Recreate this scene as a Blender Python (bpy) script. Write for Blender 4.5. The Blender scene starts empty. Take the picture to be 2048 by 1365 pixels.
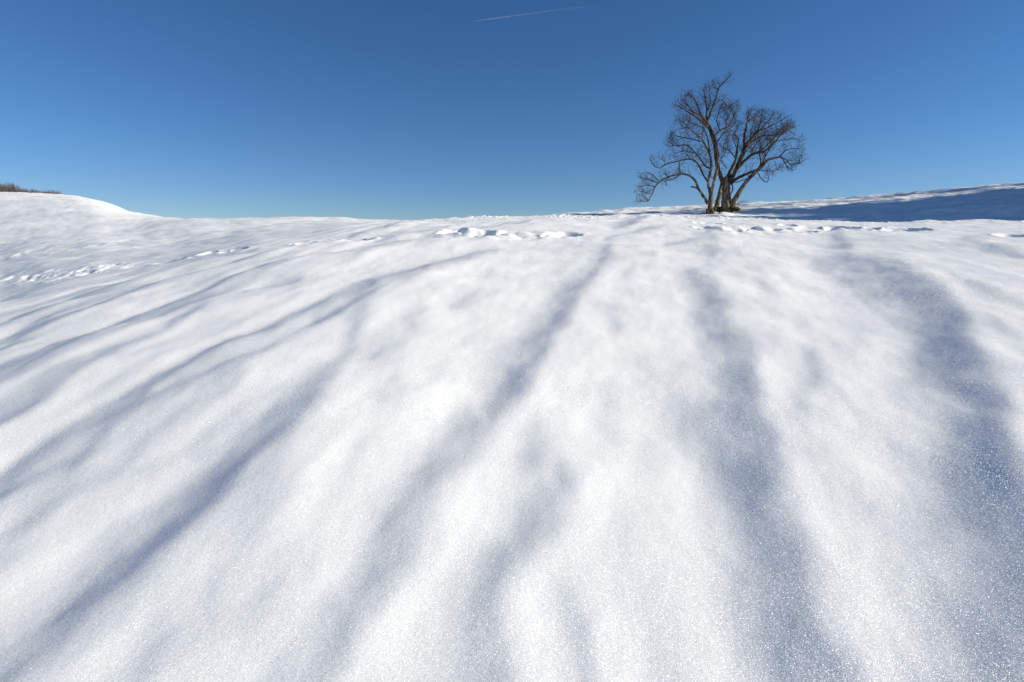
import bpy, math, random
import numpy as np
from mathutils import Vector

random.seed(7)
rng = np.random.default_rng(11)
scene = bpy.context.scene
C = scene.collection

# ------------------------------------------------------------------ camera
EYE = 1.5
PITCH = math.radians(9.0)
F = 1138.0                      # focal length in pixels of a 2048 px wide frame (20 mm)
cam_d = bpy.data.cameras.new('camera')
cam = bpy.data.objects.new('camera', cam_d)
C.objects.link(cam)
cam_d.sensor_width = 36.0
cam_d.lens = 36.0 * F / 2048.0
cam_d.clip_start = 0.05
cam_d.clip_end = 40000.0
cam.location = (0, 0, EYE)
cam.rotation_euler = (math.pi / 2 - PITCH, 0, 0)
scene.camera = cam

# ------------------------------------------------------------------ light
SUN_AZ, SUN_EL = math.radians(95.0), math.radians(24.0)
world = bpy.data.worlds.new("World")
scene.world = world
world.use_nodes = True
nt = world.node_tree
bg = nt.nodes['Background']
sky = nt.nodes.new('ShaderNodeTexSky')
sky.sky_type = 'NISHITA'
sky.sun_disc = False
sky.sun_elevation = SUN_EL
sky.sun_rotation = SUN_AZ
sky.altitude = 3000
sky.air_density = 1.0
sky.dust_density = 0.05
sky.ozone_density = 1.2
# the deep winter blue of thin, dry mountain air: the whole sky a little more saturated
bw = nt.nodes.new('ShaderNodeRGBToBW'); nt.links.new(sky.outputs[0], bw.inputs[0])
sat = nt.nodes.new('ShaderNodeMix'); sat.data_type = 'RGBA'; sat.clamp_factor = False; sat.inputs[0].default_value = 1.76
nt.links.new(bw.outputs[0], sat.inputs[6]); nt.links.new(sky.outputs[0], sat.inputs[7])
tint = nt.nodes.new('ShaderNodeVectorMath'); tint.operation = 'MULTIPLY'; tint.inputs[1].default_value = (0.99, 0.90, 0.975)
nt.links.new(sat.outputs[2], tint.inputs[0])
mxm = nt.nodes.new('ShaderNodeVectorMath'); mxm.operation = 'MAXIMUM'; mxm.inputs[1].default_value = (0.15, 0.2, 0.3)
nt.links.new(tint.outputs[0], mxm.inputs[0]); nt.links.new(mxm.outputs[0], bg.inputs[0])
bg.inputs[1].default_value = 0.075
sl = bpy.data.lights.new('sun', 'SUN')
sl.energy = 5.0
sl.angle = math.radians(0.53)
sl.color = (1.0, 0.95, 0.81)
sun = bpy.data.objects.new('sun', sl)
C.objects.link(sun)
SD = Vector((math.sin(SUN_AZ) * math.cos(SUN_EL), math.cos(SUN_AZ) * math.cos(SUN_EL), math.sin(SUN_EL)))
sun.rotation_euler = SD.to_track_quat('Z', 'Y').to_euler()
sun.location = (20, 0, 20)
scene.view_settings.view_transform = 'Standard'
scene.view_settings.look = 'None'
scene.view_settings.exposure = 0.12
scene.view_settings.gamma = 1.0

# ------------------------------------------------------------------ helpers
def ray(u, v):
    """photo pixel -> (azimuth in radians clockwise from +Y, tangent of elevation)"""
    x = (np.asarray(u, float) - 1024.0) / F
    up = (682.5 - np.asarray(v, float)) / F
    y = math.cos(PITCH) + up * math.sin(PITCH)
    z = up * math.cos(PITCH) - math.sin(PITCH)
    return np.arctan2(x, y), z / np.hypot(x, y)

def at_depth(u, v, d):
    x = (u - 1024.0) / F * d
    up = (682.5 - v) / F * d
    return Vector((x, math.cos(PITCH) * d + math.sin(PITCH) * up, EYE + math.cos(PITCH) * up - math.sin(PITCH) * d))

def smooth(a, b, x):
    t = np.clip((x - a) / (b - a), 0, 1)
    return t * t * (3 - 2 * t)

_perm = rng.permutation(4096)
_gr = rng.uniform(0, 2 * np.pi, 4096)
_gx, _gy = np.cos(_gr), np.sin(_gr)
def perlin(x, y, seed=0):
    xi = np.floor(x).astype(np.int64); yi = np.floor(y).astype(np.int64)
    xf = x - xi; yf = y - yi
    def g(ix, iy):
        h = _perm[(_perm[(ix + seed * 57) & 4095] + iy) & 4095]
        return _gx[h], _gy[h]
    u = xf * xf * xf * (xf * (xf * 6 - 15) + 10); v = yf * yf * yf * (yf * (yf * 6 - 15) + 10)
    a, b = g(xi, yi); n00 = a * xf + b * yf
    a, b = g(xi + 1, yi); n10 = a * (xf - 1) + b * yf
    a, b = g(xi, yi + 1); n01 = a * xf + b * (yf - 1)
    a, b = g(xi + 1, yi + 1); n11 = a * (xf - 1) + b * (yf - 1)
    return (n00 * (1 - u) + n10 * u) * (1 - v) + (n01 * (1 - u) + n11 * u) * v * 1.0
def fbm(x, y, seed=0, octv=3, gain=0.5):
    s = 0; a = 1.0
    for o in range(octv):
        s = s + a * perlin(x * 2 ** o + 13.7 * o, y * 2 ** o - 7.3 * o, seed + o); a *= gain
    return s

def mat(name):
    m = bpy.data.materials.new(name); m.use_nodes = True
    return m, m.node_tree, m.node_tree.nodes['Principled BSDF']

def tag(o, label=None, cat=None, group=None, kind=None):
    if label: o['label'] = label
    if cat: o['category'] = cat
    if group: o['group'] = group
    if kind: o['kind'] = kind
    return o

# ------------------------------------------------------------------ terrain
# Near dome, per azimuth:  h = -EYE + s r - c r^2 ; its visible crest is at distance R, elevation tangent T
DEG = np.arange(-180, 180, 0.1)
def table(keys, soft):
    """keys: list of (deg, value) -> smoothed periodic table"""
    k = sorted(keys)
    xs = np.array([a for a, b in k]); ys = np.array([b for a, b in k], float)
    xs = np.concatenate([xs - 360, xs, xs + 360]); ys = np.tile(ys, 3)
    v = np.interp(DEG, xs, ys)
    n = int(soft / 0.1 * 3); ker = np.exp(-0.5 * (np.arange(-n, n + 1) * 0.1 / soft) ** 2); ker /= ker.sum()
    vv = np.concatenate([v[-n:], v, v[:n]])
    return np.convolve(vv, ker, 'valid')
def look(tab, az):
    return np.interp(np.degrees(az), DEG, tab, period=360)

crest_px = [(0, 604), (103, 569), (185, 550), (267, 535), (349, 520), (420, 500), (500, 479), (600, 464), (680, 453), (740, 446),
            (830, 441), (900, 437), (1000, 435), (1120, 432), (1250, 434), (1400, 435), (1558, 440), (1653, 443), (1811, 447),
            (1840, 441), (1906, 443), (1963, 441), (2048, 444)]
sky_px = [(0, 385), (80, 388), (150, 393), (190, 401), (230, 417), (280, 431), (360, 436), (450, 441), (560, 438), (680, 437),
          (730, 441), (800, 444), (900, 442), (1000, 440), (1080, 434), (1120, 430), (1200, 423), (1300, 417), (1400, 411), (1527, 405), (1653, 400),
          (1716, 394), (1780, 389), (1875, 382), (1970, 373), (2048, 365)]
kT, kS = [], []
for u, v in crest_px:
    a, t = ray(u, v); kT.append((math.degrees(a), float(t)))
for u, v in sky_px:
    a, t = ray(u, v); kS.append((math.degrees(a), float(t)))
T_C = table(kT + [(-60, -0.1), (-100, -0.19), (-150, -0.27), (180, -0.3), (150, -0.25), (100, -0.10), (60, 0.02)], 0.5)
R_C = table([(-60, 9.5), (-42, 10.5), (-30, 11.5), (-16, 13), (0, 15), (20, 16.5), (42, 17), (60, 18), (120, 20), (180, 22), (-120, 14)], 3)
T_S = table(kS + [(-60, 0.03), (-100, -0.05), (-150, -0.14), (180, -0.16), (150, -0.1), (100, 0.0), (70, 0.07), (55, 0.083)], 0.45)
azp = lambda u: math.degrees(float(ray(u, 440)[0]))
R_S = table([(-180, 90), (-60, 90), (azp(0), 85), (azp(180), 75), (azp(280), 55), (azp(400), 42), (azp(740), 34), (azp(900), 26), (azp(1120), 23.5),
             (azp(1400), 25), (azp(1700), 27), (azp(2048), 30), (55, 31), (80, 34), (140, 60)], 1.2)
# foot of the farther slopes (just hidden behind the near crest)
R_V = table([(-180, 30), (-60, 14), (-42, 14.5), (-30, 15.5), (-16, 17), (0, 18), (20, 18.6), (42, 20), (60, 21), (120, 26)], 2)
D_V = table([(-180, 0.02), (-60, 0.010), (-42, 0.010), (-16, 0.008), (0, 0.006), (20, 0.001), (42, 0.014), (80, 0.02)], 2)

T_CS = table([(d, float(np.interp(d, DEG, T_C))) for d in range(-180, 180, 2)], 4.5)   # broad shape of the dome
def near_sc(az):
    T = look(T_CS, az); R = look(R_C, az)
    return T + 2 * EYE / R, EYE / R ** 2

def base_height(r, az):
    """height relative to the eye"""
    T = look(T_C, az); R = look(R_C, az); Ts = look(T_S, az); Rs = look(R_S, az); Rv = look(R_V, az)
    Tm = look(T_CS, az)
    s = Tm + 2 * EYE / R; c = EYE / R ** 2
    near = -EYE + s * r - c * r * r + (T - Tm) * r * np.exp(-((np.minimum(r, R + 2) - R) / 2.2) ** 2)
    rr = np.maximum(r, Rv)
    Tv = T - look(D_V, az)
    t = np.clip((rr - Rv) / (Rs - Rv), 0, 1)
    p = 2.0 + 0.6 * smooth(30, 60, Rs)
    Tf = Tv + (Ts - Tv) * (1 - (1 - t) ** p)
    hf = Tf * rr
    hs = Ts * Rs
    ex = np.maximum(r - Rs, 0); L = 4.0
    hf = np.where(r > Rs, hs + Ts * L * (1 - np.exp(-ex / L)) - 0.012 * np.minimum(ex, 900) - 0.02 * np.minimum(np.maximum(ex - 3, 0), 60), hf)
    hf = np.where(r < Rv, (Tv * Rv) + (r - Rv) * 0.02, hf)
    w = smooth(R + 0.6, Rv + 0.6, r)
    return near * (1 - w) + hf * w

def on_dome(u, v):
    """photo pixel -> point on the near dome"""
    az, T = ray(u, v)
    s, c = near_sc(az)
    q = (s - T) ** 2 - 4 * c * EYE
    r = np.where(q > 0, ((s - T) - np.sqrt(np.maximum(q, 0))) / (2 * c), look(R_C, az))
    return r * np.sin(az), r * np.cos(az)

# Wind furrows. Each trough is a run of ground that tips away from the sun (dh/dx > 0). The runs are surveyed
# as (u, v, left width, right width, tilt) and laid on the dome; integrating the tilt across the slope gives the relief.
FUR = [
    [(-60,965,10,55,.8),(0,936,12,55,.8),(69,892,12,50,.85),(148,847,10,45,.7),(220,809,10,45,.7),(310,757,10,50,.6),(365,733,9,45,.65),(413,705,9,40,.75),(482,671,8,40,.65),(544,647,8,40,.65),(585,623,8,35,.7),(637,599,7,30,.6),(700,568,7,30,.45),(800,545,7,22,.35),(944,511,8,14,.45),(996,500,6,8,.2)],
    [(-60,1395,60,40,.8),(0,1353,60,40,.8),(34,1322,60,35,.7),(114,1260,55,32,.8),(145,1225,55,32,.9),(207,1170,50,32,.75),(262,1119,55,30,.9),(300,1088,50,28,.7),(351,1053,50,26,.85),(406,1002,50,26,.95),(448,964,48,24,.95),(489,929,46,22,.75),(516,902,48,22,.5),(572,860,50,26,.5),(603,826,50,28,.55),(654,767,50,28,.5),(690,720,30,25,.25),(715,650,35,32,.5),(735,600,25,20,.3),(755,568,20,14,.25)],
    [(-60,860,28,12,.7),(0,829,30,13,.7),(62,802,30,12,.65),(103,774,28,12,.6),(165,740,24,10,.4),(240,712,20,10,.2)],
    [(-60,770,30,22,.35),(60,730,32,22,.4),(150,690,30,22,.35),(300,640,24,18,.35),(420,600,18,14,.3)],
    [(-60,745,5,24,.6),(0,723,5,24,.6),(69,702,5,24,.6),(138,671,5,22,.6),(193,654,5,20,.6),(293,619,5,20,.6),(396,581,4,16,.55),(516,537,4,14,.5),(620,513,4,10,.45),(760,492,4,8,.4),(880,476,4,6,.3)],
    [(340,655,14,12,.4),(379,637,14,12,.5),(430,602,12,12,.4),(516,578,14,10,.3),(602,557,14,9,.35)],
    [(200,715,14,12,.35),(241,702,14,12,.4),(303,681,12,10,.45),(350,660,10,8,.3)],
    [(-60,715,5,18,.6),(0,688,5,18,.6),(55,657,5,20,.6),(96,640,6,18,.6),(155,623,5,14,.5),(241,595,5,12,.5),(327,561,4,10,.5),(413,540,4,9,.45),(551,502,4,8,.4),(660,486,3,6,.35)],
    [(-60,695,5,12,.45),(0,671,5,12,.45),(86,633,5,14,.5),(172,604,5,10,.4),(300,566,4,8,.35)],
    [(-60,662,5,12,.5),(0,640,5,12,.5),(52,619,5,12,.5),(138,592,5,11,.5),(241,564,5,10,.5),(310,544,5,8,.5),(413,519,4,7,.45),(520,497,3,6,.4)],
    [(150,925,18,14,.35),(190,888,18,14,.45),(234,843,18,12,.4),(293,792,18,12,.35)],
    [(-40,990,18,14,.45),(0,974,18,14,.45),(103,930,16,12,.3),(145,916,14,10,.4),(179,895,14,10,.3)],
    [(-40,1130,40,26,.35),(0,1101,40,26,.35),(34,1067,36,26,.3),(76,1016,34,26,.3),(138,971,30,24,.25),(241,940,26,22,.25),(275,905,24,20,.2),(379,830,20,16,.3),(455,785,20,14,.3),(490,750,20,14,.25)],
    [(200,850,8,40,.2),(310,800,8,40,.35),(420,750,10,40,.35),(560,690,10,36,.3),(680,625,10,30,.3)],
    [(640,640,24,20,.35),(703,612,22,18,.35),(755,572,20,14,.35),(813,556,20,14,.4),(870,540,16,12,.3),(930,522,16,10,.3)],
    [(750,705,24,24,.28),(790,680,24,24,.2)], [(915,612,22,18,.25),(945,598,20,16,.2)], [(820,645,20,16,.22),(850,628,18,14,.2)], [(770,800,26,24,.2),(800,770,26,24,.2)],
    [(590,1400,70,40,.45),(617,1353,70,40,.45),(683,1294,60,36,.42),(690,1246,60,34,.4),(745,1205,65,32,.4),(772,1157,70,34,.55),(818,1105,75,36,.65),(812,1040,60,70,.6),(834,998,50,62,.62),(875,950,60,44,.65),(927,905,55,32,.6),(951,868,45,28,.6),(985,845,40,24,.45),(1010,815,40,24,.75),(1041,767,42,24,.85),(1058,740,44,24,.95),(1089,681,42,22,.75),(1125,637,38,20,.7),(1148,581,34,22,.6),(1192,540,24,18,.5),(1213,504,20,14,.45)],
    [(975,1420,90,45,.7),(975,1380,90,45,.7),(984,1325,85,45,.65),(979,1267,80,36,.6),(982,1222,70,28,.65),(982,1191,65,26,.6),(1013,1133,60,36,.55),(1048,1088,55,46,.55),(1082,1050,60,44,.6),(1090,1020,50,34,.4)],
    [(1144,980,26,22,.45),(1138,955,26,22,.4)], [(1075,925,34,26,.38),(1088,898,34,26,.35)], [(1075,865,30,24,.22),(1090,840,30,24,.2)],
    [(1190,1380,34,26,.3),(1178,1325,34,26,.25),(1165,1250,34,26,.4),(1148,1215,36,26,.35),(1137,1190,30,24,.25)],
    [(1700,1410,110,40,.6),(1680,1355,110,36,.6),(1639,1320,115,30,.65),(1600,1268,115,34,.7),(1588,1185,110,38,.7),(1573,1110,100,46,.7),(1552,1060,80,50,.75),(1531,990,75,50,.75),(1544,907,60,22,.5),(1522,877,70,20,.55),(1490,836,70,26,.6),(1502,794,70,20,.6),(1490,753,60,22,.65),(1490,707,55,20,.6),(1440,662,45,34,.45),(1432,608,38,26,.5),(1400,570,32,24,.4),(1382,545,28,18,.3)],
    [(1511,990,50,30,.3),(1469,932,50,30,.4),(1428,869,50,34,.35),(1395,836,50,34,.3),(1366,800,40,30,.15)],
    [(1424,500,24,14,.35),(1424,478,20,10,.3)],
    [(2160,1400,150,60,.6),(2100,1250,150,50,.75),(2060,1123,130,40,.85),(2036,1061,120,34,.85),(2003,998,120,34,.9),(1999,945,110,32,.9),(1990,907,105,30,.8),(1986,880,90,28,.95),(1983,832,90,28,.85),(1966,782,85,26,.7),(1937,736,80,24,.85),(1920,705,70,26,.98),(1904,654,65,26,.9),(1871,608,60,24,.7),(1821,571,50,20,.6),(1771,546,45,18,.6),(1697,530,36,14,.5),(1640,518,20,10,.35)],
    [(1700,500,26,12,.3),(1676,472,22,10,.35)], [(1990,1400,120,60,.35),(1990,1280,100,60,.3),(1985,1180,90,40,.25)],
    [(1640,755,26,20,.32),(1622,712,26,18,.32)], [(1608,830,26,18,.28),(1604,795,24,18,.25)], [(1745,1020,26,20,.25),(1689,970,34,22,.3)],
    [(1545,585,22,14,.22),(1525,562,20,12,.2)], [(1300,745,26,20,.22),(1292,722,24,18,.2)], [(1235,655,20,16,.28),(1230,632,18,14,.22)], [(1215,830,24,20,.2),(1222,780,24,20,.18)],
    [(2160,655,10,8,.3),(2048,608,12,9,.3),(1966,587,12,9,.3),(1904,558,10,8,.28)], [(2160,540,8,7,.3),(2048,515,8,6,.25),(1925,478,7,5,.2)], [(2160,720,14,10,.3),(2050,690,14,10,.25),(1990,650,12,10,.2)],
    [(1232,453,8,5,.5),(1262,447,10,5,.6),(1292,439,8,4,.4)], [(1215,476,5,5,.35),(1280,462,5,4,.3),(1330,455,5,4,.2)], [(1338,487,12,7,.25),(1400,478,12,6,.25)],
    [(300,1310,36,30,.22),(325,1270,36,30,.2)], [(500,990,30,26,.12),(560,930,30,26,.12)],
    [(1330,1400,50,40,.12),(1310,1250,50,40,.12),(1290,1130,40,30,.1)],
    [(740,478,6,5,.35),(840,464,5,4,.35),(900,455,5,4,.25)], [(560,500,5,5,.35),(640,486,5,4,.35),(700,474,5,4,.3)],
    [(700,470,5,3,.45),(760,458,5,3,.4),(800,452,4,3,.3)], [(930,462,4,3,.2),(1010,452,6,4,.35),(1060,444,5,3,.3)],
]
UU, VV = np.meshgrid(np.arange(-320, 2380, 4.0), np.arange(432, 1520, 3.0))
TILT = np.ones_like(UU)
for path in FUR:
    P = np.array(path, float)
    P[:, 2:4] *= np.where((P[:, 0] < 730) & (P[:, 1] < 770), 0.62, 1.0)[:, None]
    P[:, 3] *= np.where((P[:, 0] < 720) & (P[:, 1] < 960) & (P[:, 3] > 20), 0.62, 1.0)
    # resample along a Catmull-Rom curve
    Pe = np.vstack([2 * P[0] - P[1], P, 2 * P[-1] - P[-2]]); Q = []
    for k in range(1, len(Pe) - 2):
        for f in (0, 1 / 3, 2 / 3):
            a, b, c, d = Pe[k - 1:k + 3]
            Q.append(0.5 * (2 * b + (c - a) * f + (2 * a - 5 * b + 4 * c - d) * f * f + (3 * b - a - 3 * c + d) * f ** 3))
    Q.append(P[-1]); Q = np.array(Q); Q[:, 2:4] = np.maximum(Q[:, 2:4], 2.5)
    num = np.zeros_like(UU); den = np.zeros_like(UU)
    for (u0, v0, wl0, wr0, s0), (u1, v1, wl1, wr1, s1) in zip(Q[:-1], Q[1:]):
        du, dv = u1 - u0, v1 - v0; l = math.hypot(du, dv)
        if l < 1e-6: continue
        t = np.clip(((UU - u0) * du + (VV - v0) * dv) / l ** 2, 0, 1)
        ex, ey = UU - u0 - t * du, VV - v0 - t * dv
        side = (-dv * (UU - u0) + du * (VV - v0)) / l
        wl = wl0 + (wl1 - wl0) * t; wr = wr0 + (wr1 - wr0) * t; st = s0 + (s1 - s0) * t
        w = wl + (wr - wl) / (1 + np.exp(-np.clip(side / (0.25 * (wl + wr)), -20, 20)))
        gk = st * np.exp(-((ex * ex + ey * ey) / w ** 2))
        num = np.maximum(num, gk)
    TILT *= 1 - np.clip(num, 0, 1)
TILT = 1 - TILT

def blur(a, sig, axis):
    n = int(sig * 3) + 1
    k = np.exp(-0.5 * (np.arange(-n, n + 1) / sig) ** 2); k /= k.sum()
    m_ = a.shape[axis]; L = m_ + 2 * n
    pad = [(0, 0), (0, 0)]; pad[axis] = (n, n)
    ap = np.pad(a, pad, mode='edge')
    fa = np.fft.rfft(ap, L + 2 * n, axis=axis); fk = np.fft.rfft(k, L + 2 * n)
    fk = fk[None, :] if axis == 1 else fk[:, None]
    out = np.fft.irfft(fa * fk, L + 2 * n, axis=axis)
    sl_ = [slice(None), slice(None)]; sl_[axis] = slice(2 * n, 2 * n + m_)
    return out[tuple(sl_)]

FD = math.radians(15)     # furrow direction in plan
GX0, GY0, GDX, GDY = -17.0, -2.0, 0.025, 0.035
gx = np.arange(GX0, 18.0, GDX); gy = np.arange(GY0, 19.0, GDY)
GXX, GYY = np.meshgrid(gx, gy)
gr = np.hypot(GXX, GYY); ga = np.arctan2(GXX, GYY)
gz = base_height(np.maximum(gr, 0.3), ga)
dpt = GYY * math.cos(PITCH) - gz * math.sin(PITCH)
dpt = np.maximum(dpt, 0.4)
gu = 1024 + F * GXX / dpt; gv = 682.5 - F * (GYY * math.sin(PITCH) + gz * math.cos(PITCH)) / dpt
def bil(A, x, y):
    x = np.clip(x, 0, A.shape[1] - 1.001); y = np.clip(y, 0, A.shape[0] - 1.001)
    i = x.astype(np.int64); j = y.astype(np.int64); fx = x - i; fy = y - j
    return (A[j, i] * (1 - fx) + A[j, i + 1] * fx) * (1 - fy) + (A[j + 1, i] * (1 - fx) + A[j + 1, i + 1] * fx) * fy
tilt = bil(TILT, (gu + 320) / 4.0, (gv - 432) / 3.0) * smooth(0.2, 0.9, GYY)
al = GXX * math.sin(FD) + GYY * math.cos(FD); cr = GXX * math.cos(FD) - GYY * math.sin(FD)
wx = cr + 0.12 * perlin(cr / 0.5, al / 0.8, 3)
sn = 0.080 * perlin(wx / 0.55, al / 1.2, 11) + 0.125 * perlin(wx / 0.24, al / 0.50, 12) + 0.060 * perlin(wx / 0.10, al / 0.20, 13) + 0.030 * perlin(wx / 0.05, al / 0.09, 14)
slope = 0.60 * tilt * (1 + 0.12 * (1 - smooth(-2.5, 0.5, GXX))) * (1 + 0.40 * perlin(cr / 0.16, al / 0.3, 15))
lw = 1 - smooth(-2.5, 0.5, GXX)
slope = 0.41 * np.tanh(slope / 0.41) + sn + (0.06 + 0.13 * lw) * perlin(wx / 0.13, al / 1.3, 16) + 0.10 * lw * perlin(wx / 0.4, al / 2.6, 17)
relief = np.cumsum(slope, axis=1) * GDX
relief = relief - blur(relief, 0.95 / GDX, 1)
relief = blur(relief, 1.0, 0)

def spline2(A, x, y):
    x = np.clip(x, 1, A.shape[1] - 3.001); y = np.clip(y, 1, A.shape[0] - 3.001)
    i = x.astype(np.int64); j = y.astype(np.int64); fx = x - i; fy = y - j
    def w4(f): return ((1 - f) ** 3 / 6, (3 * f ** 3 - 6 * f * f + 4) / 6, (-3 * f ** 3 + 3 * f * f + 3 * f + 1) / 6, f ** 3 / 6)
    ax, ay = w4(fx), w4(fy); out = 0
    for b in range(4):
        for a in range(4):
            out = out + A[j + b - 1, i + a - 1] * ax[a] * ay[b]
    return out

def furrow_height(x, y):
    return spline2(relief, (x - GX0) / GDX, (y - GY0) / GDY) * smooth(GX0, GX0 + 3, x) * (1 - smooth(15.0, 18.0, x))

# footprints of the trail that crosses the slope, then the trampled path on the left
prints = []
def trail(pts, n, size, depth, jit, seed):
    r_ = random.Random(seed)
    P = np.array([on_dome(u, v) for u, v in pts], float)
    seg = np.concatenate([[0], np.cumsum(np.hypot(*np.diff(P, axis=0).T))])
    for i in range(n):
        t = (i + 0.5 + r_.uniform(-0.25, 0.25)) / n * seg[-1]
        x = np.interp(t, seg, P[:, 0]) + r_.uniform(-jit, jit); y = np.interp(t, seg, P[:, 1]) + r_.uniform(-jit, jit)
        prints.append((x, y, size * r_.uniform(0.9, 1.5), depth * r_.uniform(0.8, 1.5), r_.uniform(0, 3.14)))
trail([(400, 510), (440, 505), (485, 500)], 3, 0.13, 0.13, 0.05, 1)
trail([(590, 488), (640, 482), (720, 480)], 6, 0.16, 0.17, 0.12, 2)
trail([(780, 450), (830, 447)], 3, 0.14, 0.12, 0.15, 3)
trail([(905, 468), (940, 470), (975, 474)], 3, 0.22, 0.24, 0.05, 4)
trail([(1000, 472), (1060, 475), (1145, 468)], 5, 0.17, 0.16, 0.08, 5)
trail([(1385, 458), (1450, 463), (1530, 462), (1590, 460)], 8, 0.20, 0.17, 0.15, 6)
trail([(1580, 452), (1640, 456), (1720, 456), (1800, 460), (1840, 458)], 9, 0.20, 0.16, 0.15, 7)
trail([(2000, 474), (2048, 474), (2120, 476)], 4, 0.17, 0.14, 0.06, 8)
trail([(1385, 447), (1480, 448)], 4, 0.16, 0.09, 0.15, 12)
trail([(265, 535), (300, 529), (345, 523)], 4, 0.16, 0.14, 0.05, 9)
far_prints = []
def far_trail(pts, n, size, depth, jit, seed):
    r_ = random.Random(seed)
    for i in range(n):
        t = (i + r_.random()) / n * (len(pts) - 1); k = int(t); f = t - k
        u = pts[k][0] * (1 - f) + pts[k + 1][0] * f; v = pts[k][1] * (1 - f) + pts[k + 1][1] * f
        az, T = ray(u, v + r_.uniform(-jit, jit))
        rs = np.linspace(float(look(R_V, az)) + 0.8, 80, 1500)
        Tm = base_height(rs, np.full_like(rs, az)) / rs
        k2 = int(np.argmax(Tm > T)); rr = rs[k2]
        far_prints.append(len(prints)); prints.append((rr * math.sin(az), rr * math.cos(az), size * r_.uniform(0.6, 1.4), depth * r_.uniform(0.4, 1.3), r_.uniform(0, 3.14)))
far_trail([(0, 552), (60, 556), (120, 552), (190, 542), (250, 533)], 34, 0.24, 0.10, 7, 10)
far_trail([(0, 500), (250, 480)], 5, 0.4, 0.08, 14, 15)

def print_height(x, y):
    H = np.zeros_like(x)
    for i, (cx, cy, sz, dp, rot) in enumerate(prints):
        R = sz * 3.6
        m = np.where((np.abs(x - cx) < R) & (np.abs(y - cy) < R))[0]
        if len(m) == 0: continue
        px = x[m] - cx; py = y[m] - cy
        px = px + 0.25 * sz * perlin(x[m] / sz * 0.9, y[m] / sz * 0.9, 50 + i % 9)
        py = py + 0.25 * sz * perlin(x[m] / sz * 0.9 + 40, y[m] / sz * 0.9, 60 + i % 9)
        a = px * math.cos(rot) + py * math.sin(rot); b = -px * math.sin(rot) + py * math.cos(rot)
        q = np.hypot(a / 1.25, b / 0.85) / sz
        pit = -0.85 * dp * (1 - smooth(0.15, 1.2, q))
        rim = 0.07 * dp * np.exp(-((q - 1.30) / 0.26) ** 2) * (0.75 + 1.5 * perlin(x[m] * 9, y[m] * 9, 70 + i % 7))
        if i not in far_prints:
            pit = pit + 0.10 * dp * np.exp(-q * q / 3.5) * fbm(x[m] / 0.30, y[m] / 0.30, 97, 2, 0.5)
        if i in far_prints:
            pit = pit * 0.3 + 0.6 * dp * np.exp(-q * q / 2) * fbm(x[m] / 0.42, y[m] / 0.42, 95, 3, 0.5)
        H[m] += pit + rim
    return np.where(H > 0, 0.05 * np.tanh(H / 0.05), 0.30 * np.tanh(H / 0.30))

def detail(x, y, r, az):
    al = x * math.sin(FD) + y * math.cos(FD); cr = x * math.cos(FD) - y * math.sin(FD)
    Rc = look(R_C, az)
    nearw = 1 - smooth(Rc + 1, Rc + 4, r)
    H = nearw * (0.030 * fbm(cr / 1.6, al / 2.6, 1, 2, 0.4) + 0.0022 * fbm(cr / 0.12, al / 0.16, 5, 2, 0.5))
    # broken crust and lumps along the crest where the walkers went
    cw = np.exp(-((r - (Rc - 0.8)) / 1.5) ** 2) * smooth(-0.22, -0.05, az) * (1 - 0.4 * smooth(0.25, 0.6, az))
    lump = np.maximum(fbm(x / 0.22, y / 0.22, 15, 3, 0.6) - 0.12, 0)
    H += cw * 0.06 * lump + cw * 0.05 * fbm(x / 1.1, y / 1.1, 17, 2)
    # far slopes
    farw = 1 - nearw
    left = 1 - smooth(-0.02, 0.10, az)
    H += farw * left * (0.30 * fbm(x / 9, y / 5, 21, 2) + 0.09 * fbm(x / 2.2 + y / 9, y / 1.1, 23, 3, 0.55)) * smooth(0, 14, np.abs(r - Rc - 1) + 2)
    H += farw * (1 - left) * (0.075 * fbm(x / 0.9, y / 0.7, 25, 3, 0.55) + 0.08 * fbm(x / 3.1, y / 2.0, 27, 2))
    H = H * (1 - smooth(150, 400, r))
    return H

def full_height(x, y):
    r = np.hypot(x, y); az = np.arctan2(x, y)
    h = base_height(r, az) + EYE
    h += detail(x, y, r, az)
    m = (r < 22) & (y > -1)
    if m.any():
        h[m] += furrow_height(x[m], y[m]) * (1 - smooth(look(R_C, az[m]) - 1.0, look(R_C, az[m]) + 1.5, r[m]))
    h += print_height(x, y)
    # melted hollows round the stems and a little heap of snow between them
    for cx, cy, rr_, a_ in ((6.53, 19.2, 0.26, -0.12), (7.22, 19.6, 0.42, -0.12), (6.88, 19.05, 0.20, 0.07), (7.75, 19.5, 0.2, 0.06)):
        h += a_ * np.exp(-((x - cx) ** 2 + (y - cy) ** 2) / rr_ ** 2)
    return h

# polar grid, fine where the slope is seen
angs = np.concatenate([np.arange(-180, -56, 1.2), np.arange(-56, 56, 0.068), np.arange(56, 180, 1.2)])
rad = [0.02, 0.3, 0.6]
r_ = 0.9
while r_ < 6000:
    rad.append(r_)
    if r_ < 7: r_ += max(0.0085 * r_, 0.01)
    elif r_ < 18: r_ += 0.033
    elif r_ < 31: r_ += 0.05
    elif r_ < 120: r_ *= 1.010
    else: r_ *= 1.12
rad = np.array(rad)
AZ, RR = np.meshgrid(np.radians(angs), rad)
X = (RR * np.sin(AZ)).ravel(); Y = (RR * np.cos(AZ)).ravel()
Z = full_height(X, Y)
na, nr = len(angs), len(rad)
I = np.arange(nr - 1)[:, None] * na + np.arange(na)[None, :]
J = np.arange(nr - 1)[:, None] * na + (np.arange(na)[None, :] + 1) % na
quads = np.stack([I, J, J + na, I + na], -1)        # (nr-1, na, 4)
rc = look(R_C, np.radians(angs))
rmid = 0.5 * (rad[1:] + rad[:-1])
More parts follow.
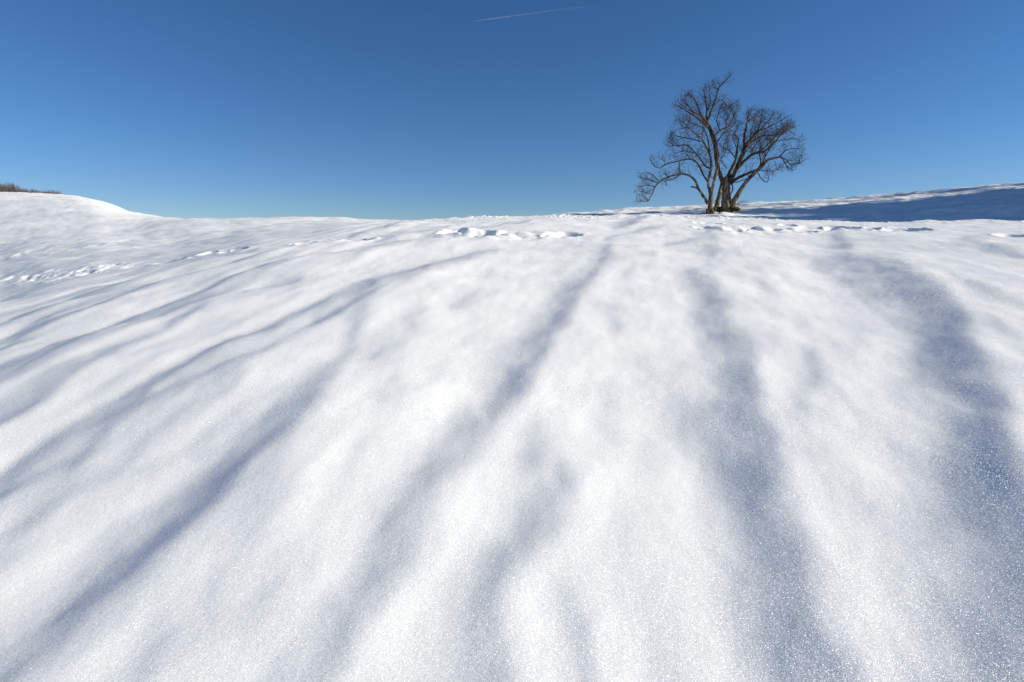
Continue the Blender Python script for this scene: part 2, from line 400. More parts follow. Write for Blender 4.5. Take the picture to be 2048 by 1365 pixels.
far = rmid[:, None] > (look(R_V, np.radians(angs)) - 0.6)[None, :]
right = (angs > 1.0)[None, :] & (angs < 120)[None, :] & np.ones_like(far)
center = quads  # alias

def mesh_from(name, coords, faces, material, smooth_shade=True):
    used = np.unique(faces)
    remap = np.full(len(coords), -1, np.int64); remap[used] = np.arange(len(used))
    f = remap[faces]
    me = bpy.data.meshes.new(name)
    me.vertices.add(len(used)); me.vertices.foreach_set('co', coords[used].astype(np.float32).ravel())
    me.loops.add(f.size); me.loops.foreach_set('vertex_index', f.astype(np.int32).ravel())
    me.polygons.add(len(f)); me.polygons.foreach_set('loop_start', np.arange(0, f.size, 4, dtype=np.int32))
    me.polygons.foreach_set('loop_total', np.full(len(f), 4, np.int32))
    me.polygons.foreach_set('use_smooth', np.ones(len(f), bool))
    me.update(calc_edges=True); me.validate()
    me.materials.append(material)
    o = bpy.data.objects.new(name, me); C.objects.link(o)
    return o

# ---- snow material
def snow_material():
    m, t, p = mat('snow')
    N = t.nodes.new; Lk = t.links.new
    geo = N('ShaderNodeNewGeometry'); tc = N('ShaderNodeTexCoord')
    ln = N('ShaderNodeVectorMath'); ln.operation = 'LENGTH'; Lk(tc.outputs['Object'], ln.inputs[0])
    def vor(scale):
        v = N('ShaderNodeTexVoronoi'); v.feature = 'F1'; v.inputs['Scale'].default_value = scale
        Lk(tc.outputs['Object'], v.inputs['Vector'])
        return v.outputs['Color'], v.outputs['Distance']
    # crystals: fine powder close by, coarser wind crust higher up the slope
    cols = [vor(s) for s in (900.0, 600.0, 260.0, 100.0)]
    def mr(a, b):
        q = N('ShaderNodeMapRange'); q.inputs['From Min'].default_value = a; q.inputs['From Max'].default_value = b
        Lk(ln.outputs['Value'], q.inputs['Value']); return q.outputs[0]
    cur = cols[0][0]
    for (a, b), (c, d) in zip([(2.6, 3.6), (5.0, 7.0), (10.0, 14.0)], cols[1:]):
        # dithered change of crystal size, cell by cell
        x = N('ShaderNodeMix'); x.data_type = 'RGBA'
        g = N('ShaderNodeMath'); g.operation = 'GREATER_THAN'
        sep = N('ShaderNodeSeparateColor'); Lk(c, sep.inputs[0])
        Lk(mr(a, b), g.inputs[0]); Lk(sep.outputs[2], g.inputs[1])
        Lk(g.outputs[0], x.inputs[0]); Lk(cur, x.inputs[6]); Lk(c, x.inputs[7])
        cur = x.outputs[2]
    sub = N('ShaderNodeVectorMath'); sub.operation = 'SUBTRACT'; sub.inputs[1].default_value = (.5, .5, .5); Lk(cur, sub.inputs[0])
    nz = N('ShaderNodeTexNoise'); nz.inputs['Scale'].default_value = 55; nz.inputs['Detail'].default_value = 5; nz.inputs['Roughness'].default_value = 0.65
    Lk(tc.outputs['Object'], nz.inputs['Vector'])
    bp = N('ShaderNodeBump'); bp.inputs['Strength'].default_value = 1.0; bp.inputs['Distance'].default_value = 0.0014
    Lk(nz.outputs[0], bp.inputs['Height'])
    def pert(k):
        sc = N('ShaderNodeVectorMath'); sc.operation = 'SCALE'; sc.inputs['Scale'].default_value = k; Lk(sub.outputs[0], sc.inputs[0])
        ad = N('ShaderNodeVectorMath'); Lk(bp.outputs['Normal'], ad.inputs[0]); Lk(sc.outputs[0], ad.inputs[1])
        no = N('ShaderNodeVectorMath'); no.operation = 'NORMALIZE'; Lk(ad.outputs[0], no.inputs[0])
        return no.outputs[0]
    t.nodes.remove(p)
    p = N('ShaderNodeBsdfDiffuse'); p.inputs['Color'].default_value = (0.94, 0.925, 0.90, 1)
    Lk(pert(0.36), p.inputs['Normal'])
    tr = N('ShaderNodeBsdfGlossy'); tr.inputs['Roughness'].default_value = 0.30
    tr.inputs['Color'].default_value = (1, 1, 1, 1)
    Lk(pert(1.9), tr.inputs['Normal'])
    mx = N('ShaderNodeMixShader'); mx.inputs[0].default_value = 0.06
    Lk(p.outputs[0], mx.inputs[1]); Lk(tr.outputs[0], mx.inputs[2])
    Lk(mx.outputs[0], t.nodes['Material Output'].inputs['Surface'])
    return m
SNOW = snow_material()
co = np.stack([X, Y, Z], 1)
g = mesh_from('ground', co, quads[~far], SNOW)
tag(g, 'near snow slope combed into soft wind furrows, with a trail of footprints near its crest', None, None, 'structure')
h1 = mesh_from('hill', co, quads[far & ~right], SNOW)
tag(h1, 'broad white hillside beyond the near slope on the left', None, None, 'structure')
h2 = mesh_from('snow_bank', co, quads[far & right], SNOW)
tag(h2, 'shaded snow bank rising to the right behind the bare tree', None, None, 'structure')

def ground_z(x, y):
    return float(full_height(np.array([float(x)]), np.array([float(y)]))[0])

# ------------------------------------------------------------------ tubes
class MB:
    def __init__(s): s.v = []; s.f = []
    def tube(s, pts, radii, sides=6, knob=0.0):
        n = len(pts); base = len(s.v); up = None
        for i in range(n):
            if i == 0: d = pts[1] - pts[0]
            elif i == n - 1: d = pts[-1] - pts[-2]
            else: d = pts[i + 1] - pts[i - 1]
            if d.length < 1e-7: d = Vector((0, 0, 1))
            d.normalize()
            if up is None:
                up = Vector((0.3, 1, 0.1)) if abs(d.y) < 0.9 else Vector((1, 0, 0))
            a = up - d * up.dot(d); a.normalize(); up = a
            b = d.cross(a)
            for k in range(sides):
                an = 2 * math.pi * k / sides
                rr = radii[i] * (1 + knob * random.uniform(-1, 1))
                s.v.append(pts[i] + (a * math.cos(an) + b * math.sin(an)) * rr)
        for i in range(n - 1):
            for k in range(sides):
                k2 = (k + 1) % sides
                s.f.append((base + i * sides + k, base + i * sides + k2, base + (i + 1) * sides + k2, base + (i + 1) * sides + k))
        s.f.append(tuple(base + k for k in reversed(range(sides))))
        s.f.append(tuple(base + (n - 1) * sides + k for k in range(sides)))
    def build(s, name, m, parent=None, smooth_shade=True):
        off = parent.location if parent is not None else Vector((0, 0, 0))
        me = bpy.data.meshes.new(name); me.from_pydata([tuple(v - off) for v in s.v], [], s.f); me.update()
        if smooth_shade: me.polygons.foreach_set('use_smooth', np.ones(len(me.polygons), bool))
        me.materials.append(m)
        o = bpy.data.objects.new(name, me); C.objects.link(o)
        if parent is not None:
            o.parent = parent
        return o

def empty(name, loc):
    o = bpy.data.objects.new(name, None); o.location = loc; C.objects.link(o); o.empty_display_size = 0.3
    return o

def bark(name, c1, c2, c3, scale=14):
    m, t, p = mat(name)
    tc = t.nodes.new('ShaderNodeTexCoord')
    mp = t.nodes.new('ShaderNodeMapping'); mp.inputs['Scale'].default_value = (1, 1, 0.35)
    t.links.new(tc.outputs['Object'], mp.inputs[0])
    n = t.nodes.new('ShaderNodeTexNoise'); n.inputs['Scale'].default_value = scale; n.inputs['Detail'].default_value = 6
    t.links.new(mp.outputs[0], n.inputs['Vector'])
    cr = t.nodes.new('ShaderNodeValToRGB')
    cr.color_ramp.elements[0].position = 0.36; cr.color_ramp.elements[0].color = (*c1, 1)
    cr.color_ramp.elements[1].position = 0.64; cr.color_ramp.elements[1].color = (*c3, 1)
    e = cr.color_ramp.elements.new(0.5); e.color = (*c2, 1)
    t.links.new(n.outputs[0], cr.inputs[0]); t.links.new(cr.outputs[0], p.inputs['Base Color'])
    b = t.nodes.new('ShaderNodeBump'); b.inputs['Strength'].default_value = 0.8; b.inputs['Distance'].default_value = 0.02
    t.links.new(n.outputs[0], b.inputs['Height']); t.links.new(b.outputs[0], p.inputs['Normal'])
    p.inputs['Roughness'].default_value = 0.9
    p.inputs['Specular IOR Level'].default_value = 0.2
    return m
B_TRUNK = bark('trunk_bark', (0.05, 0.034, 0.022), (0.17, 0.125, 0.08), (0.34, 0.27, 0.19))
B_LIMB = bark('limb_bark', (0.020, 0.016, 0.011), (0.062, 0.048, 0.028), (0.17, 0.13, 0.075), 16)
B_TWIG = bark('twig_bark', (0.035, 0.025, 0.017), (0.10, 0.070, 0.045), (0.21, 0.15, 0.095), 8)
B_MOSS = bark('moss', (0.02, 0.016, 0.008), (0.075, 0.055, 0.022), (0.16, 0.125, 0.05), 20)
B_BUSH = bark('bush_bark', (0.10, 0.07, 0.06), (0.19, 0.135, 0.115), (0.30, 0.22, 0.18), 6)

# ------------------------------------------------------------------ the bare tree
TR = 20.6                                     # distance of the tree from the camera
PX = 4.265625                                 # the survey sketch is in units of 1/4.2656 photo pixel
az_t, _ = ray(1447, 425)
D0 = TR * math.cos(az_t) * 0.995
def tp(x, y, dd=0.0):
    return at_depth(1240 + x / PX, 130 + y / PX, D0 + dd)
UNIT = D0 / F / PX                            # metres per sketch unit

# name, depth drift over its length (m), points (x, y, radius)
BR = [
 ('trunk', 0.0, [(905,1275,48),(905,1225,44),(906,1150,37),(906,1080,35),(905,1020,38),(903,992,28),(905,960,14)]),
 ('stem', 0.1, [(768,1300,32),(766,1260,28),(770,1190,24),(776,1120,22),(768,1070,18),(752,1020,13),(764,950,13),(778,880,14),(776,810,13),(752,725,12),(712,660,10),(690,620,9),(640,580,7),(590,545,5),(545,495,4),(500,470,2.5)]),
 ('stem', -0.2, [(776,1110,17),(795,1020,15),(812,950,15),(826,890,14),(835,820,11),(845,740,7)]),
 ('stem', 0.35, [(822,1235,24),(838,1150,18),(856,1080,16),(866,1010,14),(872,960,10)]),
 ('stem', -0.25, [(945,1225,30),(968,1175,23),(1005,1105,20),(1052,1030,18),(1100,972,18),(1160,912,19),(1208,872,15),(1250,822,12),(1300,800,11),(1360,790,9),(1415,808,6),(1450,850,5),(1490,846,4),(1535,838,3),(1585,800,1.5)]),
 ('stem', 0.1, [(748,1190,15),(715,1125,13),(672,1062,12),(640,990,11),(602,952,10),(560,935,10),(520,935,10),(450,945,9),(390,968,8),(340,1000,7),(300,1040,6),(270,1110,5),(240,1160,5),(195,1166,3),(140,1160,1.5)]),
 ('limb', 0.05, [(885,1030,24),(866,975,21),(845,915,20),(826,820,21),(816,700,21),(792,610,22),(766,540,20),(724,478,16),(690,430,9),(660,350,6),(640,300,5),(605,262,3.5),(575,235,2)]),
 ('limb', -0.3, [(760,540,13),(700,488,13),(640,440,10),(580,402,7),(525,368,5),(475,345,3),(450,338,1.5)]),
 ('limb', 0.4, [(730,488,13),(742,420,10),(736,340,8),(726,270,6),(708,205,4),(700,190,2)]),
 ('limb', -0.1, [(742,480,13),(776,400,11),(806,320,9),(826,258,8),(838,208,7),(872,160,5.5),(922,114,4),(968,68,1.5)]),
 ('limb', 0.35, [(800,610,12),(818,596,11),(856,556,9),(930,525,7),(968,440,6),(996,380,4),(1012,320,2)]),
 ('branch', -0.3, [(828,660,7),(870,602,6),(930,545,5),(978,508,2)]),
 ('branch', 0.25, [(806,340,6),(850,302,5),(893,318,5),(916,378,4),(945,345,3),(1000,318,1.5)]),
 ('branch', 0.3, [(916,470,4),(906,400,3),(880,370,2.5),(850,380,1.5)]),
 ('limb', 0.05, [(930,1010,26),(972,932,21),(1010,850,22),(1040,780,21),(1072,690,17),(1112,640,13),(1160,590,10),(1230,520,7),(1290,450,5),(1315,400,2)]),
 ('limb', 0.4, [(1058,720,12),(1058,620,12),(1074,550,11),(1086,490,9),(1134,455,6),(1222,428,3)]),
 ('branch', 0.1, [(1084,495,7),(1090,440,6),(1096,395,3),(1090,362,1.5)]),
 ('limb', -0.35, [(1104,650,9),(1160,572,8),(1240,545,6),(1330,500,5),(1400,462,4),(1440,428,1.5)]),
 ('limb', 0.3, [(1080,700,11),(1160,632,9),(1230,605,8),(1330,600,7),(1390,585,6),(1450,548,5),(1495,528,2)]),
 ('limb', 0.5, [(905,1005,22),(930,930,18),(966,862,16),(990,790,12),(1002,700,9),(1012,640,6),(975,590,3)]),
 ('limb', -0.5, [(985,905,16),(1060,822,14),(1120,770,13),(1180,746,12),(1234,738,10),(1292,690,8),(1350,625,6),(1400,570,3)]),
 ('branch', 0.4, [(1180,746,8),(1240,700,7),(1300,640,6),(1350,600,4),(1420,560,2)]),
 ('limb', -0.15, [(938,1018,17),(1000,968,15),(1060,940,13),(1120,916,13),(1168,904,14)]),
 ('branch', -0.3, [(1362,790,7),(1402,740,6),(1442,720,5),(1500,718,4),(1545,714,2)]),
 ('branch', 0.2, [(1532,838,4),(1530,790,3),(1565,750,1.5)]),
 ('branch', -0.3, [(1385,795,5),(1430,872,4),(1482,900,2)]),
 ('branch', 0.3, [(1180,890,9),(1202,830,8),(1192,770,6),(1198,700,4),(1190,620,2)]),
 ('branch', -0.3, [(1205,870,8),(1232,800,7),(1262,740,5),(1300,670,3),(1330,600,2)]),
 ('branch', 0.2, [(1205,902,5),(1290,905,3.5),(1335,893,3),(1378,868,1.5)]),
 ('branch', -0.2, [(1178,925,5),(1212,980,4),(1255,1000,3.5),(1272,940,2),(1275,900,1.2)]),
 ('branch', 0.2, [(985,1005,6),(1050,985,5),(1092,968,4),(1096,940,3)]),
 ('branch', 0.2, [(955,1005,7),(962,1060,6),(942,1110,5),(948,1150,3)]),
 ('branch', -0.2, [(845,1145,5),(800,1168,3)]),
 ('branch', 0.1, [(690,655,7),(640,640,6),(590,630,6),(520,615,5),(472,602,4),(432,572,2)]),
 ('branch', -0.35, [(778,840,9),(766,770,8),(760,700,8),(742,610,7),(718,545,5),(700,500,3)]),
 ('branch', 0.4, [(700,640,6),(700,590,5),(712,540,4),(660,520,3),(580,480,2),(560,450,1.5)]),
 ('limb', -0.2, [(752,1000,10),(712,942,9),(690,890,10),(660,840,10),(622,812,9),(570,805,7),(500,822,6),(430,835,6),(372,860,6),(335,880,5),(288,860,4),(260,810,3),(235,790,1.5)]),
 ('branch', 0.2, [(385,852,4),(376,820,3),(340,800,2),(318,782,1)]),
 ('branch', -0.25, [(605,810,6),(575,772,4),(560,755,2)]),
 ('limb', 0.3, [(772,885,9),(722,860,8),(682,802,7),(640,750,6),(600,710,6),(560,685,6),(500,690,5),(458,690,4),(410,706,3)]),
 ('branch', -0.2, [(462,690,4),(430,665,3),(396,640,1.5)]),
 ('branch', 0.3, [(638,750,4),(590,745,4),(550,735,3.5),(510,742,3),(465,762,1.5)]),
 ('branch', -0.3, [(636,786,4),(680,765,3.5),(722,738,2)]),
 ('branch', 0.0, [(505,825,4),(506,890,3.5),(518,928,3)]),
 ('branch', -0.1, [(668,1068,9),(642,1047,8),(606,1040,8)]),
 ('branch', 0.2, [(505,945,5),(445,980,5),(392,990,5),(402,1040,2)]),
 ('branch', 0.2, [(335,1000,5),(300,962,4),(262,930,3),(225,915,1.5)]),
 ('branch', -0.2, [(330,1012,5),(250,980,3.5),(165,958,1.5)]),
 ('branch', 0.3, [(302,1040,4),(225,1030,3),(160,1042,1.5)]),
 ('branch', -0.3, [(272,1105,4),(212,1090,3),(155,1078,1.5)]),
 ('branch', 0.2, [(240,1160,4),(200,1120,3),(160,1110,1.5)]),
 ('branch', 0.25, [(860,800,5),(900,740,4),(880,690,3),(905,640,2),(930,600,1)]),
 ('branch', -0.3, [(985,800,6),(940,740,5),(900,720,3),(860,690,1.5)]),
 ('branch', 0.3, [(1000,720,5),(970,650,4),(960,600,3),(1000,540,2),(980,500,1)]),
 ('branch', -0.2, [(905,880,5),(880,840,4),(860,800,3),(872,740,1.5)]),
 ('branch', -0.4, [(1120,770,7),(1140,700,5),(1180,650,4),(1220,610,3),(1260,560,2)]),
 ('branch', 0.5, [(1010,850,7),(1060,760,6),(1110,700,5),(1150,660,4),(1180,620,2)]),
 ('branch', -0.4, [(1110,640,7),(1120,560,5),(1140,500,4),(1150,440,3),(1160,385,1.5)]),
 ('branch', 0.4, [(1160,590,6),(1190,520,5),(1210,460,4),(1222,380,1.5)]),
 ('branch', 0.2, [(1270,700,5),(1320,660,4),(1400,640,3.5),(1480,630,2.5),(1540,650,1.5)]),
 ('branch', 0.2, [(640,440,6),(610,380,5),(560,330,4),(520,280,2)]),
 ('branch', -0.2, [(690,430,6),(620,400,5),(560,370,4),(500,330,2)]),
 ('branch', -0.3, [(740,400,6),(770,330,4),(760,260,3),(770,200,1.5)]),
 ('branch', 0.3, [(835,210,5),(800,190,3),(780,150,2),(790,130,1)]),
 ('branch', 0.3, [(600,420,6),(580,500,4),(550,540,3),(510,500,1.5)]),
 ('branch', 0.5, [(850,560,6),(830,500,5),(830,440,4),(860,400,2)]),
 ('branch', -0.4, [(930,525,5),(900,480,4),(930,430,3),(960,380,1.5)]),
 ('branch', 0.4, [(1330,600,5),(1370,560,4),(1430,520,3),(1480,540,1.5)]),
]
base_w = tp(905, 1235, 0)
tree = empty('bare_tree', (base_w.x, base_w.y, ground_z(base_w.x, base_w.y)))
tag(tree, 'gnarled leafless tree with several crooked stems standing on the snowy crest', 'tree')
placed = []          # (x, y, depth) for finding where a branch springs from
paths = []
R3 = random.Random(5)
for kind, drift, pts in BR:
    if placed and kind not in ('trunk',) and not (kind == 'stem' and pts[0][1] > 1200):
        d0 = min(placed, key=lambda q: (q[0] - pts[0][0]) ** 2 + (q[1] - pts[0][1]) ** 2)[2]
    else:
        d0 = {905: 0.0, 768: -0.45, 822: 0.30, 945: -0.05}.get(pts[0][0], 0.0)
    # dense Catmull-Rom
    P = [pts[0]] + list(pts) + [pts[-1]]
    out = []
    for i in range(1, len(P) - 2):
        for k in range(4):
            t = k / 4
            c = []
            for j in range(3):
                a, b, c_, d = (P[i - 1][j], P[i][j], P[i + 1][j], P[i + 2][j])
                c.append(0.5 * ((2 * b) + (-a + c_) * t + (2 * a - 5 * b + 4 * c_ - d) * t * t + (-a + 3 * b - 3 * c_ + d) * t ** 3))
            out.append(c)
    out.append(list(pts[-1]))
    n = len(out)
    tot = sum(math.hypot(out[i + 1][0] - out[i][0], out[i + 1][1] - out[i][1]) for i in range(n - 1))
    full = drift * min(1.0, tot / 400) * 2.2
    res = []
    ph = R3.uniform(0, 6)
    for i, (x, y, r) in enumerate(out):
        t = i / (n - 1)
        dd = d0 + full * t + 0.05 * math.sin(ph + t * 9) * t
        r = max(r, 1.3)
        amp = min(r * 0.22, 2.2)
        if 0 < i < n - 1: x += R3.uniform(-amp, amp); y += R3.uniform(-amp, amp)
        placed.append((x, y, dd))
        res.append((tp(x, y, dd), r * UNIT * ((1.0 if x > 820 else 0.84) if y > 1060 else (1.0 if r < 4 else 0.84)), x, y, dd))
    paths.append((kind, res))
for kind, res in paths:
    mb = MB()
    thick = res[0][1] / UNIT
    mb.tube([q[0] for q in res], [q[1] for q in res], 12 if thick > 12 else 6, 0.12 if thick > 12 else 0.08)
    mb.build('trunk' if kind == 'trunk' else kind, B_TRUNK if res[0][2] > 0 and res[0][3] > 1060 else B_LIMB, tree)

# twigs: knobbly shoots of two orders springing from all the thinner wood
tw = MB()
def inside(x, y):      # rough envelope of the crown in the sketch
    poly = [(905,60),(985,60),(950,150),(900,230),(1010,290),(1030,400),(1000,470),(1060,400),(1090,350),(1240,360),(1310,380),(1450,410),(1500,520),(1580,640),(1600,800),(1550,860),(1480,915),(1280,1010),(1180,960),(1100,1000),(900,1000),(760,1000),(620,920),(520,1000),(400,1050),(310,1060),(245,1175),(120,1185),(150,920),(330,900),(230,830),(235,780),(380,740),(380,630),(440,500),(440,330),(560,210),(690,180),(770,110),(850,110)]
    c = False; j = len(poly) - 1
    for i in range(len(poly)):
        xi, yi = poly[i]; xj, yj = poly[j]
        if (yi > y) != (yj > y) and x < (xj - xi) * (y - yi) / (yj - yi) + xi: c = not c
        j = i
    return c
def project(p):
    v = p - Vector((0, 0, EYE))
    d = v.y * math.cos(PITCH) - v.z * math.sin(PITCH); up = v.y * math.sin(PITCH) + v.z * math.cos(PITCH)
    return ((1024 + F * v.x / d) - 1240) * PX, ((682.5 - F * up / d) - 130) * PX
W = random.Random(21)
count = 0
def shoot(p, d, length, r, order):
    global count
    n = max(2, int(length / 0.07))
    pts = [p]; cur = p.copy(); dd = d.normalized()
    for i in range(n):
        dd = dd + Vector((W.gauss(0, .15), W.gauss(0, .15), W.gauss(0.04, .15))); dd.normalize()
        nx = cur + dd * (length / n)
        if i > 0 and not inside(*[q_ + W.gauss(0, 20) for q_ in project(nx)]): break
        cur = nx; pts.append(cur.copy())
    if len(pts) < 2: return
    m = len(pts)
    tw.tube(pts, [r * (1 - 0.6 * i / m) for i in range(m)], 3)
    count += 1
    if order < 3:
        for i in range(1, m):
            for _ in range(2 if order == 0 and W.random() < 0.4 else 1):
                if W.random() < (0.9, 0.55, 0.28)[order]:
                    sd = (pts[i] - pts[i - 1]).normalized()
                    q = Vector((W.gauss(0, 1), W.gauss(0, 1), W.gauss(0.2, 1))); q = q - sd * q.dot(sd); q.normalize()
                    shoot(pts[i], sd * 0.6 + q * 0.9, W.uniform(0.08, 0.24) * (1 if order == 0 else 0.7), r * 0.75, order + 1)
for kind, res in paths:
    for i in range(1, len(res)):
        p, r, x, y, dd = res[i]
        ru = r / UNIT
        if ru > 14 or y > 985 and x > 500: continue
        seg = (res[i][0] - res[i - 1][0]); L = seg.length
        lam = L / 0.066 * (0.95 if ru < 8 else 0.45)
        if x < 520 and y > 760: lam *= 0.75
        k = int(lam) + (1 if W.random() < lam - int(lam) else 0)
        sd = seg.normalized()
        for _ in range(k):
            q = Vector((W.gauss(0, 1), W.gauss(0, 1), W.gauss(0.55, 1))); q = q - sd * q.dot(sd); q.normalize()
            if x < 400 and y > 900: base = sd * 0.5 + q * 0.5 + Vector((-1.0, 0, 0.1))
            else: base = sd * 0.7 + q * 0.9
            shoot(p, base, W.uniform(0.12, 0.42), 0.0052, 0)
tg = tw.build('twigs', B_TWIG, tree, False)
tag(tg, None, None, None, 'stuff')
print('twigs', count, 'faces', len(tw.f))

# broken sprigs at the foot, and the mossy root collar
sp = MB()
for a in range(9):
    p = tp(985 + a * 3, 1190, -0.1); d = Vector((1, W.uniform(-.5, .5), W.uniform(.2, .6))).normalized()
    pts = [p + d * (0.09 * i) + Vector((W.gauss(0, .012), W.gauss(0, .012), W.gauss(0, .012))) for i in range(W.randint(3, 6))]
    sp.tube(pts, [0.005 * (1 - .12 * i) for i in range(len(pts))], 3)
sp.build('sprig', B_TWIG, tree, False)
def blob(name, m, cx, cy, rx, ry, depth, dd, seed, parent):
    import bmesh
    bm = bmesh.new(); bmesh.ops.create_icosphere(bm, subdivisions=4, radius=1)
    c = tp(cx, cy, dd); out = []
    V = np.array([v.co[:] for v in bm.verts])
    n = fbm(V[:, 0] * 2 + seed, V[:, 2] * 2 + V[:, 1] * 1.3, 80 + seed, 4, 0.6)
    n2 = perlin(V[:, 0] * 9 + seed, V[:, 2] * 9 + V[:, 1] * 7, 90)
    for v, a, b in zip(bm.verts, n, n2):
        k = 1 + 0.45 * a + 0.12 * b
        v.co = -parent.location + Vector((c.x + v.co.x * rx * UNIT * k, c.y + v.co.y * depth * k, c.z + v.co.z * ry * UNIT * k))
    me = bpy.data.meshes.new(name); bm.to_mesh(me); bm.free()
    me.polygons.foreach_set('use_smooth', np.ones(len(me.polygons), bool)); me.materials.append(m)
    o = bpy.data.objects.new(name, me); C.objects.link(o); o.parent = parent
blob('root_collar', B_MOSS, 950, 1232, 66, 20, 0.26, -0.02, 1, tree)
blob('root_collar', B_MOSS, 862, 1236, 38, 24, 0.22, 0.08, 2, tree)
blob('root_collar', B_TRUNK, 768, 1262, 34, 40, 0.16, -0.42, 3, tree)
blob('root_collar', B_MOSS, 795, 1235, 24, 22, 0.12, -0.3, 4, tree)

# ------------------------------------------------------------------ bushes on the left hilltop
def bush(u, v, w_px, h_px, label, seed, dist):
    rb = random.Random(seed)
    az, T = ray(u, v)
    r = dist; x, y = r * math.sin(az), r * math.cos(az); z = ground_z(x, y)
    s = r * math.cos(az) / F * 1.02
    o = MB(); hw = w_px * s / 2; hh = h_px * s * 0.85
    for i in range(int(26 + w_px * 2.6)):
        bx = rb.gauss(0, hw * 0.45); by = rb.gauss(0, hw * 0.35)
        hgt = hh * rb.uniform(0.45, 1.0) * (1 - 0.35 * abs(bx) / (hw + .01))
        lean = Vector((bx * 0.35 / hw + rb.gauss(0, .14), rb.gauss(0, .18), 1)).normalized()
        pts = [Vector((bx, by, -0.25))]; n = 5
        for k in range(n):
            pts.append(pts[-1] + lean * ((hgt + .25) / n) + Vector((rb.gauss(0, .035), rb.gauss(0, .035), 0)))
        o.tube(pts, [0.012 * (1 - .15 * k) for k in range(n + 1)], 3)
        for k in range(1, n + 1):
            for _ in range(2):
                d = Vector((rb.gauss(0, .7), rb.gauss(0, .5), rb.uniform(.4, 1))).normalized()
                q = pts[k]; l = rb.uniform(.12, .35) * hh
                o.tube([q, q + d * l * .5, q + d * l + Vector((rb.gauss(0, .04), 0, .03))], [0.008, .006, .005], 3)
    o.v = [p + Vector((0, 0, 0)) for p in o.v]
    ob = o.build('bush', B_BUSH, None, False)
    ob.location = (x, y, z)
    tag(ob, label, 'bush', 'leafless bushes along the left hilltop')
bush(3, 384, 20, 20, 'leafless brown bush cut by the left edge of the photo on the hilltop', 1, 85)
bush(24, 385, 26, 21, 'largest and densest leafless bush on the left hilltop', 2, 85.5)
bush(48, 386, 26, 12, 'low leafless bush just right of the tallest dense hilltop bush', 3, 85.5)
bush(69, 387, 20, 12, 'low leafless hilltop bush midway along the bush row', 4, 85)
bush(90, 389, 20, 12, 'sparse thin leafless bush just left of the second tall hilltop bush', 5, 85)
bush(109, 390, 18, 16, 'second tall leafless bush, near the right end of the hilltop row', 6, 84)
bush(127, 392, 20, 10, 'short reddish bush right of the second tall hilltop bush', 7, 83)
bush(143, 394, 16, 7, 'smallest rightmost bush at the end of the hilltop row', 8, 82)

# ------------------------------------------------------------------ contrail
cm, ct, cp = mat('contrail_vapour')
ct.nodes.remove(cp)
df = ct.nodes.new('ShaderNodeBsdfDiffuse'); df.inputs[0].default_value = (0.95, 0.95, 0.95, 1)
tp_ = ct.nodes.new('ShaderNodeBsdfTransparent'); mxs = ct.nodes.new('ShaderNodeMixShader')
tcc = ct.nodes.new('ShaderNodeTexCoord'); sx = ct.nodes.new('ShaderNodeSeparateXYZ')
ct.links.new(tcc.outputs['Generated'], sx.inputs[0])
rp = ct.nodes.new('ShaderNodeMapRange'); rp.inputs['From Min'].default_value = 0; rp.inputs['From Max'].default_value = 1
rp.inputs['To Min'].default_value = 0.062; rp.inputs['To Max'].default_value = 0.0
ct.links.new(sx.outputs[0], rp.inputs['Value'])
ct.links.new(rp.outputs[0], mxs.inputs[0]); ct.links.new(tp_.outputs[0], mxs.inputs[1]); ct.links.new(df.outputs[0], mxs.inputs[2])
ct.links.new(mxs.outputs[0], ct.nodes['Material Output'].inputs['Surface'])
cb = MB()
n = 60; pts = []; rads = []
for i in range(n):
    t = i / (n - 1)
    u = 945 + t * 270; v = 43 - t * 36
    pts.append(at_depth(u, v, 9000 + 900 * t)); rads.append(2 + 6 * min(1, t * 8) + 4 * t + random.uniform(-2, 2.5))
cb.tube(pts, rads, 8)
co_ = cb.build('contrail', cm)
tag(co_, 'thin white vapour trail fading to the right, high in the blue sky', 'contrail')
co_.visible_shadow = True

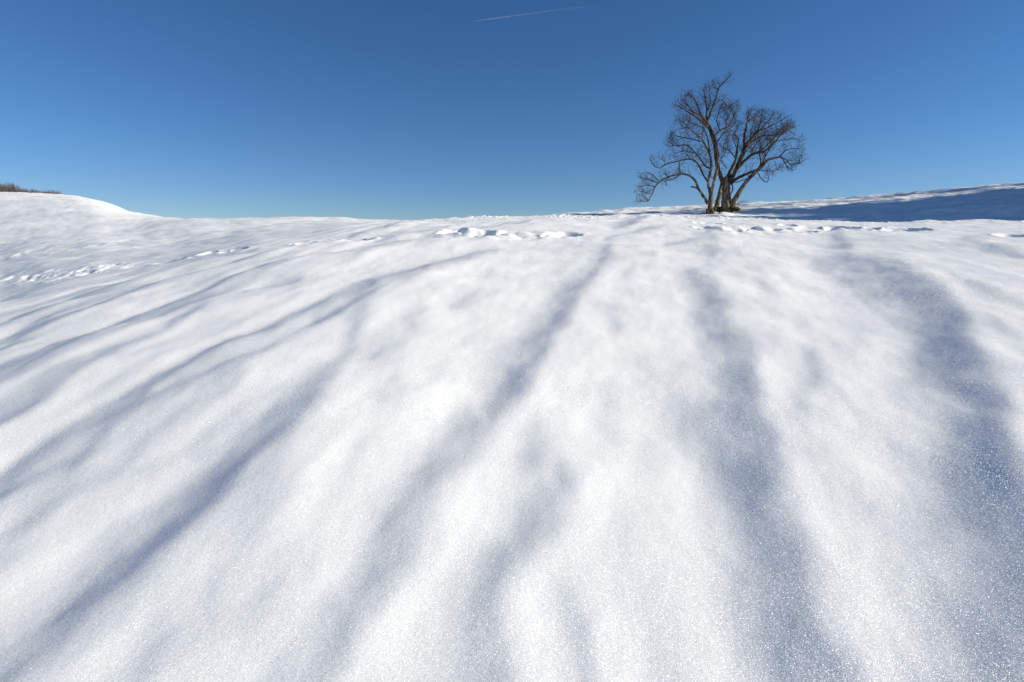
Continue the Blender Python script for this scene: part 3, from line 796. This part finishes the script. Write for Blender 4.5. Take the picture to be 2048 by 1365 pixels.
# ------------------------------------------------------------------ trees outside the frame whose shade lies on the bank
def spruce(x, y, h, rad_, seed, label):
    rs = random.Random(seed)
    z = ground_z(x, y)
    t = empty('spruce_tree', (x, y, z)); tag(t, label, 'tree', 'spruces to the right of the bank')
    tk = MB(); tk.tube([Vector((x, y, z - .3 + (h + .3) * k / 8)) for k in range(9)], [0.16 * (1 - k / 8.6) for k in range(9)], 8); tk.build('trunk', B_TRUNK, t)
    cr = MB()
    k = 0.06
    while k < 0.99:
        zz = z + h * k; R = rad_ * (1 - k) ** 0.8 + 0.1
        for j in range(int(9 + 6 * (1 - k))):
            a = rs.uniform(0, 6.283); L = R * rs.uniform(0.7, 1.1)
            d = Vector((math.cos(a), math.sin(a), -0.25)); side = Vector((-math.sin(a), math.cos(a), 0))
            p0 = Vector((x, y, zz))
            for q in range(int(5 + L * 9)):
                f = rs.uniform(0.1, 1) ** 0.7
                c0 = p0 + d * (L * f) + side * rs.uniform(-.35, .35) * (1.1 - f) * L * 0.7 + Vector((0, 0, rs.uniform(-.08, .08)))
                e = 0.16
                v1 = d * e + side * rs.uniform(-.1, .1); v2 = side * e * 0.6 + Vector((0, 0, rs.uniform(-.1, .1)))
                b = len(cr.v); cr.v += [c0 - v1, c0 + v2, c0 + v1, c0 - v2]; cr.f.append((b, b + 1, b + 2, b + 3))
        k += 0.022
    cr.build('crown', M_NEEDLE, t, False)
M_NEEDLE = bark('needles', (0.02, 0.035, 0.015), (0.035, 0.055, 0.022), (0.06, 0.085, 0.035), 5)
SPR = [(28.5, 14.4, 6.6, 2.4, 'shortest dark spruce outside the frame at the front of the spruce row'),
       (29.5, 17.0, 6.6, 2.2, 'slim dark spruce outside the frame behind the shortest one'),
       (31.5, 15.0, 9.4, 2.7, 'dark spruce outside the frame, second from the front of the row'),
       (32.5, 17.6, 9.8, 2.4, 'dark spruce outside the frame in the middle of the row'),
       (35.5, 15.6, 11.8, 3.0, 'tall broad dark spruce outside the frame'),
       (39.0, 16.6, 13.2, 3.2, 'tallest dark spruce outside the frame at the far end of the row')]
for i, (x, y, h, rr_, lb) in enumerate(SPR):
    spruce(x, y, h, rr_, 30 + i, lb)
def copy_tree(src, loc, rz, sc, label):
    r = src.copy(); C.objects.link(r); r.location = loc; r.rotation_euler = (0, 0, rz); r.scale = (sc, sc, sc)
    r['label'] = label
    for ch in list(src.children):
        c = ch.copy(); C.objects.link(c); c.parent = r
    return r
bpy.context.view_layer.update()
for x, y, rz, sc, lb in [(21.6, 16.6, 2.2, 1.25, 'bare tree outside the frame nearest the spruces'), (20.6, 18.6, 4.0, 1.0, 'smaller bare tree outside the frame beside the bank'),
                         (24.0, 19.6, 1.0, 1.35, 'tall bare tree outside the frame at the top of the bank')]:
    copy_tree(tree, (x, y, ground_z(x, y) - 0.05), rz, sc, lb)
print('verts', len(X))
